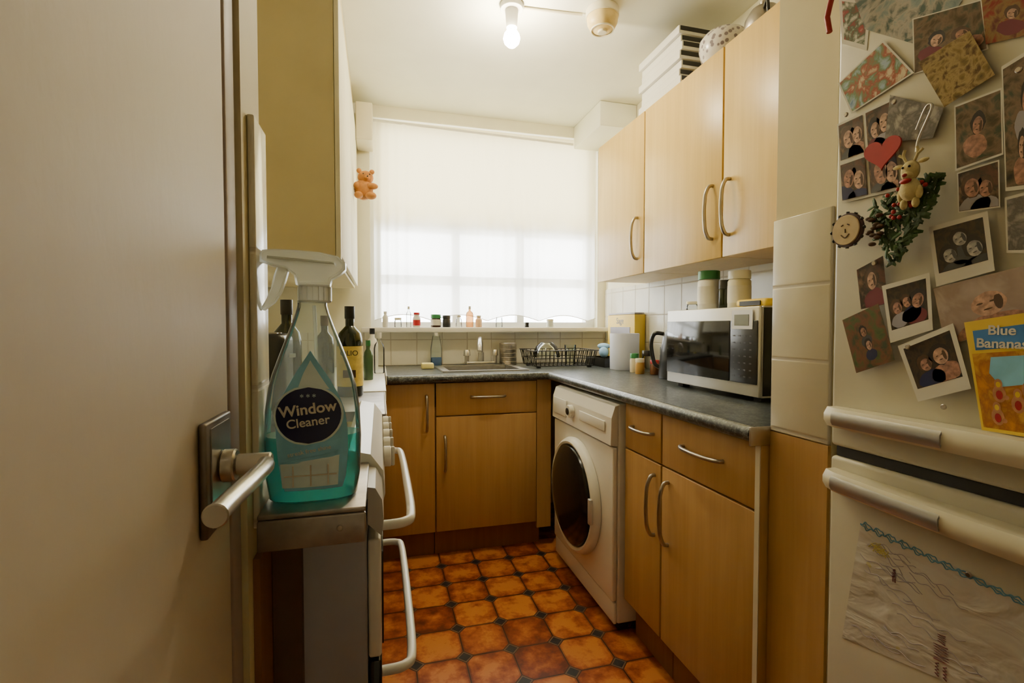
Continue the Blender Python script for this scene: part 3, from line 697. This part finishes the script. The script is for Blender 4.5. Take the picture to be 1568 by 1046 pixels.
balls('pine_cone',[((x0-.010,.652+.010*math.cos(i*2.4),1.318-.0035*i+.010*math.sin(i*2.4)),.006,(1,1,.6)) for i in range(12)],M['darkbrown'],gg,2)
x1=x0-.018; ry=.590; gg=group('reindeer_ornament',(x1,ry,1.37))
F=pm('cream_felt',(.60,.50,.24),.85,bump=.5,bscale=200,var=.08)
balls('head_and_body',[((x1,ry,1.378),.014,(.7,.95,1.15)),((x1,ry,1.349),.015,(.7,1,1.2)),((x1-.005,ry,1.370),.009,(.8,1.0,.8)),((x1,ry+.019,1.389),.007,(.4,1.2,.5)),((x1,ry-.019,1.389),.007,(.4,1.2,.5)),((x1,ry+.014,1.342),.006,(.8,.8,1.8)),((x1,ry-.014,1.342),.006,(.8,.8,1.8)),((x1,ry+.009,1.327),.006,(.8,.9,1.4)),((x1,ry-.009,1.327),.006,(.8,.9,1.4))],F,gg)
tube('antlers',[[(x1,ry+.006,1.392),(x1,ry+.011,1.404),(x1,ry+.009,1.413)],[(x1,ry+.011,1.402),(x1,ry+.018,1.407)],[(x1,ry-.006,1.392),(x1,ry-.011,1.404),(x1,ry-.009,1.413)],[(x1,ry-.011,1.402),(x1,ry-.018,1.407)]],.002,F,gg)
balls('eyes',[((x1-.0095,ry+.005,1.383),.002,(1,1,1)),((x1-.0095,ry-.005,1.383),.002,(1,1,1))],M['black'],gg,2)
balls('bow',[((x1-.010,ry,1.361),.004,(1,2.4,1)),((x1-.012,ry,1.370),.003,(1,1.3,1))],M['redp'],gg,2)
hp=[]
for i in range(40):
    a=2*math.pi*i/40; hp.append((.652-.0020*16*math.sin(a)**3,1.430+.0018*(13*math.cos(a)-5*math.cos(2*a)-2*math.cos(3*a)-math.cos(4*a))))
qprism('heart_magnet',hp,x0+.004,M['redp'],None,.003)
gg=group('round_face_ornament',(x0,.708,1.308))
cyl('rim',.031,.006,(x0,.708,1.308),M['gapdk'],gg,'-X'); cyl('plate',.027,.003,(x0-.0062,.708,1.308),pm('biscuit_glaze',(.55,.42,.22),.5,var=.1,vscale=60),gg,'-X')
tube('features',[[(x0-.0095,.716,1.316),(x0-.0095,.712,1.318)],[(x0-.0095,.704,1.318),(x0-.0095,.700,1.316)],[(x0-.0095,.716,1.300),(x0-.0095,.708,1.294),(x0-.0095,.700,1.300)],[(x0-.0095,.708,1.310),(x0-.0095,.708,1.303)]],.0010,M['darkbrown'],gg)
tube('studs',[[(x0-.004,.708+.033*math.cos(a),1.308+.033*math.sin(a)),(x0-.004,.708+.031*math.cos(a),1.308+.031*math.sin(a))] for a in [i*math.pi/6 for i in range(12)]],.003,M['black'],gg)
tube('ribbon_bow',[[(.825,.762,1.72),(.825,.750,1.755),(.826,.73,1.77),(.826,.71,1.742),(.826,.69,1.76)],[(.825,.762,1.72),(.826,.757,1.69)]],.005,M['redp'],FG)
tube('metal_clip',[[(x0-.002,.594,1.445),(x0-.002,.580,1.475),(x0-.002,.572,1.47),(x0-.002,.59,1.43),(x0-.002,.593,1.41)]],.0018,M['steel'],gg)
# ------------------------------------------------------------------ ceiling light
g=group('ceiling_light',(.51,1.90,2.35))
cyl('ceiling_rose',.045,.022,(.51,1.90,2.377),M['whitep'],g)
cyl('lampholder',.021,.070,(.51,1.90,2.307),M['whitep'],g,r2=.026)
lathe('bulb',[(0,-.074),(.016,-.070),(.029,-.056),(.033,-.040),(.029,-.024),(.018,-.008),(.014,.0)],(.51,1.90,2.307),M['bulb'],g)
tube('ceiling_cable_trunking',[(.56,1.90,2.394),(.70,1.89,2.394),(.80,1.88,2.394)],.005,M['creamp'])
g=group('smoke_alarm',(.875,1.86,2.38))
ax,ay=.870,1.84
cyl('mount',.066,.030,(ax,ay,2.369),M['creamp'],g)
lathe('cover',[(0,-.052),(.03,-.051),(.05,-.042),(.060,-.022),(.062,0),(0,0)],(ax,ay,2.369),M['yellowp'],g)
cyl('sensor',.018,.010,(ax,ay,2.309),M['creamp'],g); tube('vent_ring',[(ax+.044*math.cos(i*.5236),ay+.044*math.sin(i*.5236),2.321) for i in range(12)],.003,M['creamp'],g,cyc=True)
g=group('hallway_ceiling_light',(.35,-.55,2.35))  # added lamp, unseen behind the camera, to brighten door and fridge
cyl('fitting',.05,.03,(.35,-.55,2.369),M['whitep'],g)
lathe('bulb',[(0,-.066),(.014,-.062),(.026,-.050),(.030,-.036),(.027,-.022),(.017,-.008),(.014,.0)],(.35,-.55,2.368),emit('hall_bulb_glow',(1,.82,.58),42),g)
# ------------------------------------------------------------------ microwave
g=group('microwave_oven',(1.27,1.455,1.05))
box('casing',1.098,1.415,1.212,1.698,.918,1.195,M['silver'],g,bev=.004)
box('casing_end',1.098,1.40,1.2085,1.2115,.925,1.19,M['black'],g)
box('front_bezel',1.086,1.0975,1.214,1.696,.920,1.194,M['silver'],g,bev=.003)
box('door_glass',1.082,1.0855,1.338,1.692,.958,1.152,M['blackgl'],g,bev=.0015)
box('control_panel',1.082,1.0855,1.218,1.334,.958,1.152,M['black'],g,bev=.0015)
box('panel_frame',1.0795,1.0818,1.235,1.325,1.125,1.184,M['silver'],g)
box('display',1.0782,1.0793,1.25,1.312,1.136,1.170,pm('lcd_grey',(.20,.21,.16),.3,var=.05),g)
boxes('buttons',[(1.0812,1.0818,1.240+.024*c,1.249+.024*c,.976+.021*r,.980+.021*r) for c in range(4) for r in range(7)],M['darkgrey'],g)
boxes('feet',[(1.12,1.15,1.24,1.27,.9035,.918),(1.12,1.15,1.64,1.67,.9035,.918),(1.36,1.39,1.24,1.27,.9035,.918),(1.36,1.39,1.64,1.67,.9035,.918)],M['rubber'],g)
def jar(name,x,y,z,r,h,mb,ml,lid=.2,label=None):
    g=group(name,(x,y,z)); lathe('jar_body',[(0,0),(r*.93,0),(r,.004),(r,h*(1-lid)-.008),(r*.85,h*(1-lid))],(x,y,z),mb,g)
    lathe('lid',[(r*.9,h*(1-lid)),(r*.98,h*(1-lid)),(r*.98,h-.002),(r*.92,h),(0,h)],(x,y,z),ml,g)
    if label: lathe('label',[(r+.0006,h*.15),(r+.0006,h*.6)],(x,y,z),label,g)
    return g
jar('storage_jar',1.20,1.60,1.1955,.040,.146,M['whitep'],M['greenp'],.22,pm('jar_label',(.75,.72,.62),.5,var=.1))
jar('spice_jar',1.205,1.52,1.1955,.020,.105,M['olivebottle'],M['black'],.3)
jar('vitamin_jar',1.215,1.455,1.1955,.038,.132,pm('cream_glass',(.70,.66,.48),.3),M['whitep'],.22,M['paper'])
g=group('snack_packet',(1.22,1.33,1.22)); box('packet',1.15,1.28,1.26,1.395,1.1965,1.222,M['yellow'],g,bev=.01,seg=3); box('packet_label',1.145,1.149,1.28,1.37,1.20,1.215,M['black'],g)
jar('glass_dish',1.18,1.672,1.1955,.023,.035,M['clear'],M['creamp'],.3)
# ------------------------------------------------------------------ right counter items
kx,ky=1.265,1.90
g=group('electric_kettle',(kx,ky,.904))
lathe('kettle_body',[(0,0),(.075,0),(.078,.01),(.070,.12),(.058,.19),(.045,.215),(.02,.228),(0,.23)],(kx,ky,.904),M['black'],g)
tube('kettle_handle',[(kx-.04,ky+.04,1.10),(kx-.075,ky+.06,1.10),(kx-.085,ky+.07,1.05),(kx-.075,ky+.06,.97),(kx-.055,ky+.04,.95)],.009,M['black'],g)
ball('knob',(kx,ky,1.137),.012,M['steel'],g)
jar('spice_jar',1.215,2.13,.9035,.022,.075,pm('turmeric_jar',(.50,.28,.06),.4),M['creamp'],.25)
jar('spice_jar',1.265,2.08,.9035,.022,.07,pm('brown_sauce',(.16,.06,.02),.3),M['redp'],.25)
jar('spice_jar',1.29,2.19,.9035,.026,.11,M['clear'],M['black'],.25)
jar('spice_jar',1.23,2.21,.9035,.022,.095,pm('cream_spice',(.7,.6,.4),.5),M['greenp'],.25)
jar('spice_jar',1.345,2.12,.9035,.024,.13,pm('dark_spice',(.12,.05,.02),.4),M['black'],.25)
g=group('paper_tub',(1.265,2.375,.904)); lathe('tub',[(0,0),(.074,0),(.076,.003),(.078,.190),(.076,.193),(.072,.193),(.070,.18),(.0,.178)],(1.262,2.375,.9035),M['bluegrey'],g)
g=group('cereal_packet',(1.38,2.60,1.05)); box('carton',1.352,1.418,2.43,2.76,.904,1.20,M['yellow'],g,bev=.003); box('carton_top',1.355,1.415,2.435,2.755,1.2005,1.212,M['greymetal'],g,bev=.003)
text('carton_text','Sage',.05,(1.3512,2.60,1.165),(R(90),0,R(-90)),M['black'],g); box('carton_window',1.3495,1.3515,2.48,2.72,1.03,1.13,M['greymetal'],g)
g=group('dish_rack',(1.0,2.66,.95)); W_=[]
X0,X1,Y0,Y1,zb,zt=.80,1.18,2.52,2.80,.915,1.0
for z,o in ((zb,.02),(zt,0),((zb+zt)/2,.01)):
    W_.append([(X0+o,Y0+o,z),(X1-o,Y0+o,z),(X1-o,Y1-o,z),(X0+o,Y1-o,z),(X0+o,Y0+o,z)])
for i in range(15):
    x=X0+.02+(X1-X0-.04)*i/14; W_.append([(x,Y0,zt),(x,Y0+.02,zb),(x,Y1-.02,zb),(x,Y1,zt)])
for i in range(9):
    y=Y0+.02+(Y1-Y0-.04)*i/8; W_.append([(X0,y,zt),(X0+.02,y,zb)]); W_.append([(X1,y,zt),(X1-.02,y,zb)])
tube('wires',W_,.0026,M['black'],g,smooth=False,res=2)
boxes('feet',[(X0+.03,X0+.05,Y0+.03,Y0+.05,.9035,.913),(X1-.05,X1-.03,Y0+.03,Y0+.05,.9035,.913),(X0+.03,X0+.05,Y1-.05,Y1-.03,.9035,.913),(X1-.05,X1-.03,Y1-.05,Y1-.03,.9035,.913)],M['black'],g)
bowlp=[(0,.0),(.03,.0),(.055,.02),(.07,.055),(.072,.07),(.069,.07),(.066,.056),(.052,.024),(.028,.005),(0,.005)]
lathe('glass_bowl',[(r*1.1,.125-z*1.2) for r,z in bowlp],(.92,2.66,.9185),M['clear'],g,seg=32)
lathe('tumbler',[(0,0),(.028,0),(.034,.11),(.032,.11),(.026,.006),(0,.006)],(1.05,2.62,.9185),M['clear'],g)
balls('dish_cloth',[((1.25,2.42+.18,1.02),.035,(1,1.3,.5)),((1.23,2.56,.99),.03,(.8,1,.9)),((1.27,2.64,.985),.035,(.8,1,1))],M['towel'])
g=group('roasting_tin',(1.22,2.62,.93)); boxes('tin',[(1.208,1.34,2.50,2.75,.904,.910),(1.208,1.212,2.50,2.75,.91,.955),(1.336,1.34,2.50,2.75,.91,.955),(1.212,1.336,2.50,2.504,.91,.955),(1.212,1.336,2.746,2.75,.91,.955)],M['black'],g)
g=group('steel_utensil_pot',(.745,2.86,.904)); lathe('pot',[(0,0),(.050,0),(.052,.003),(.052,.130),(.050,.132),(.048,.13),(.048,.01),(0,.008)],(.745,2.862,.9035),M['steeldk'],g)
tube('ribs',[[(.745+.0525*math.cos(a),2.862+.0525*math.sin(a),.9035+z) for a in [i*math.pi/8 for i in range(17)]] for z in (.02,.045,.07,.095,.12)],.0012,M['steeldk'],g,smooth=False)
lx=.315
g=group('washing_up_liquid_bottle',(lx,2.82,.904))
lathe('bottle',[(0,0),(.030,0),(.033,.005),(.033,.10),(.027,.14),(.022,.17),(.012,.19),(.010,.205)],(lx,2.868,.9035),M['plastclear'],g,sy=.7)
lathe('liquid',[(0,.003),(.030,.004),(.031,.05),(0,.05)],(lx,2.868,.9035),M['bluep'],g,sy=.65); cyl('cap',.013,.022,(lx,2.868,1.076),M['whitep'],g)
box('washing_up_sponge',.215,.28,2.66,2.72,.904,.935,pm('yellow_sponge',(.85,.75,.30),.9,bump=.8,bscale=300),None,bev=.006)
def bottle(name,x,y,z,r,h,mb,mc,neck=.4,lab=None):
    g=group(name,(x,y,z)); lathe('bottle_body',[(0,0),(r*.93,0),(r,.004),(r,h*.6),(r*.85,h*.70),(r*neck,h*.78),(r*neck,h*.86)],(x,y,z),mb,g)
    lathe('cap',[(r*neck*1.1,h*.86),(r*neck*1.15,h*.87),(r*neck*1.15,h),(0,h)],(x,y,z),mc,g)
    if lab: lathe('label',[(r+.0005,h*.12),(r+.0005,h*.5)],(x,y,z),lab,g)
    return g
z=1.1285; sy_=2.882
amber=clearmat('amber_soap',(.9,.62,.35),.2,(.7,.42,.2),.5)
bottle('small_lotion_bottle',.205,sy_,z,.022,.085,M['paper'],M['redp'],.7,M['redp'])
bottle('small_sauce_bottle',.160,sy_,z,.014,.12,M['clear'],M['whitep'],.4)
jar('herb_jar',.315,sy_,z,.030,.075,pm('dark_brown_glass',(.05,.02,.01),.2),M['greenp'],.3,M['paper'])
jar('herb_jar',.378,sy_,z,.024,.07,M['black'],M['black'],.3)
bottle('hand_soap_bottle',.515,sy_,z,.022,.125,amber,M['whitep'],.3)
bottle('hand_soap_bottle',.45,sy_,z,.018,.07,M['clear'],M['creamp'],.6)
bottle('small_lotion_bottle',.57,sy_,z,.020,.07,pm('peach_soap',(.75,.5,.3),.3),M['creamp'],.6)
jar('small_tin',.87,sy_,z,.014,.03,M['black'],M['black'],.4)
bottle('small_lotion_bottle',.03,sy_,z,.016,.09,M['paper'],M['whitep'],.5)
jar('drinking_glass',.695,sy_,z,.020,.06,M['clear'],M['clear'],.1)
jar('candle_jar',.10,sy_,z,.020,.055,M['clear'],M['creamp'],.25)
jar('candle_jar',1.02,sy_,z,.022,.05,pm('frosted_jar',(.6,.62,.55),.4),M['creamp'],.25)
# left corner items
ox,oy=-.098,1.73
bottle('olive_oil_bottle',ox,oy,.9005,.042,.30,M['olivebottle'],M['black'],.34)
g=group('olive_oil_label',(ox,oy,1.0))
bm=bmesh.new(); rs=[]
for i in range(21):
    a=R(-170+160*i/20); rs.append((bm.verts.new((ox+.0428*math.cos(a),oy+.0428*math.sin(a),.935)),bm.verts.new((ox+.0428*math.cos(a),oy+.0428*math.sin(a),1.068))))
for a,b in zip(rs,rs[1:]): bm.faces.new((a[0],b[0],b[1],a[1]))
fin(bm,'label_sheet',pm('gold_label',(.90,.70,.16),.5,var=.15,vscale=60),g,True,180)
text('label_text','OLIO',.024,(ox,oy-.0435,1.045),(R(90),0,0),M['black'],g); box('label_band',ox-.02,ox+.02,oy-.0438,oy-.0432,.965,.99,M['darkbrown'],g)
bottle('wine_bottle',-.262,1.55,.9005,.040,.31,M['olivebottle'],M['black'],.36)
bottle('vinegar_bottle',-.20,1.95,.9035,.034,.27,M['olivebottle'],M['darkbrown'],.36)
bottle('green_sauce_bottle',-.005,2.50,.9035,.026,.20,M['clear'],M['whitep'],.4)
bottle('green_sauce_bottle',-.05,2.20,.9035,.020,.17,pm('green_glass',(.06,.12,.05),.15),M['greenp'],.45)
bottle('cleaner_bottle',-.04,2.70,.9035,.03,.22,M['whitep'],M['black'],.4)
g=group('toaster',(-.36,1.47,1.0)); box('toaster_body',-.47,-.235,1.36,1.50,.915,1.115,M['black'],g,bev=.02,seg=4); boxes('feet',[(-.46,-.44,1.38,1.40,.9005,.915),(-.27,-.25,1.38,1.40,.9005,.915),(-.46,-.44,1.46,1.48,.9005,.915),(-.27,-.25,1.46,1.48,.9005,.915)],M['rubber'],g)
boxes('slots',[(-.45,-.26,1.395,1.415,1.1145,1.117),(-.45,-.26,1.445,1.465,1.1145,1.117)],M['steeldk'],g); box('lever',-.236,-.222,1.42,1.44,1.05,1.06,M['steel'],g)
# ------------------------------------------------------------------ teddy bear
g=group('teddy_bear',(-.075,2.55,1.80))
X,Y,Z=-.072,2.52,1.80
balls('plush_body',[((X,Y,Z),.045,(1,1,1.1)),((X+.010,Y-.005,Z+.058),.034,(1.1,1,.95)),((X-.02,Y-.01,Z+.088),.012,(1,.6,1)),((X+.040,Y-.01,Z+.086),.012,(1,.6,1)),((X+.04,Y-.03,Z+.012),.016,(1.8,1,1)),((X-.03,Y-.03,Z+.010),.015,(1,1,1.3)),((X+.035,Y-.035,Z-.035),.020,(1.3,1.3,.9)),((X-.022,Y-.035,Z-.035),.019,(1.1,1.3,.9)),((X+.018,Y-.034,Z+.050),.013,(1.1,1,.8))],M['bearfur'],g)
balls('features',[((X+.020,Y-.047,Z+.054),.004,(1,1,1)),((X+.0,Y-.036,Z+.068),.003,(1,1,1)),((X+.030,Y-.034,Z+.068),.003,(1,1,1))],M['black'],g,2)
# ------------------------------------------------------------------ on top of cabinets
g=group('stack_of_boxes',(1.2,1.84,2.08))
zz=2.081
for i in range(7):
    h=.033; y0=1.70+.006*((i*3)%4); y1=2.02-.008*((i*5)%3); x0_=1.135+.006*((i*7)%3)
    box('slab_box',x0_,1.40,y0,y1,zz,zz+h-.002,M['whitep'],g,bev=.002); box('slab_gap',x0_+.004,1.396,y0+.004,y1-.004,zz+h-.002,zz+h,M['darkbrown'],g)
    box('slab_slot',x0_+.006,1.395,y0-.001,y0+.001,zz+.012,zz+h-.004,M['black'],g); zz+=h
g=group('patterned_bowl',(1.235,1.575,2.08))
t=NT('floral_ceramic'); t.p(rough=.25); v=t.n.new('ShaderNodeTexVoronoi'); v.inputs['Scale'].default_value=55; t.l.new(t.obj(),v.inputs[0]); t.col(t.ramp(v.outputs['Distance'],[(.30,(.22,.18,.20)),(.42,(.70,.66,.60))])); 
lathe('bowl',[(0,0),(.05,0),(.052,.01),(.078,.035),(.088,.075),(.086,.105),(.07,.125),(.03,.138),(0,.14)],(1.235,1.575,2.081),t.mat,g,seg=40)
g=group('glass_teapot',(1.24,1.36,2.08)); lathe('pot_body',[(0,0),(.05,0),(.06,.03),(.058,.06),(.04,.09),(.012,.10),(.014,.115),(0,.12)],(1.225,1.37,2.081),M['steeldk'],g); tube('pot_handle',[(1.19,1.33,2.15),(1.17,1.295,2.15),(1.18,1.30,2.10),(1.20,1.32,2.10)],.005,M['black'],g)
g=group('storage_tin',(1.23,1.2,2.08)); lathe('tin',[(0,0),(.05,0),(.05,.08),(.052,.08),(.052,.10),(0,.102)],(1.23,1.22,2.081),M['navy'],g)
# ------------------------------------------------------------------ world, camera
wd=bpy.data.worlds.new('daylight'); bpy.context.scene.world=wd; wd.use_nodes=True
bg=wd.node_tree.nodes['Background']; bg.inputs[0].default_value=(.96,.99,1.0,1); bg.inputs[1].default_value=16.0
cd=bpy.data.cameras.new('camera'); cam=bpy.data.objects.new('camera',cd); COL.objects.link(cam)
cd.sensor_width=36; cd.lens=36*751/1568; cd.clip_start=.02
cam.location=(0,0,1.133); cam.rotation_euler=(R(90-1.75),0,R(-15.06))
bpy.context.scene.camera=cam
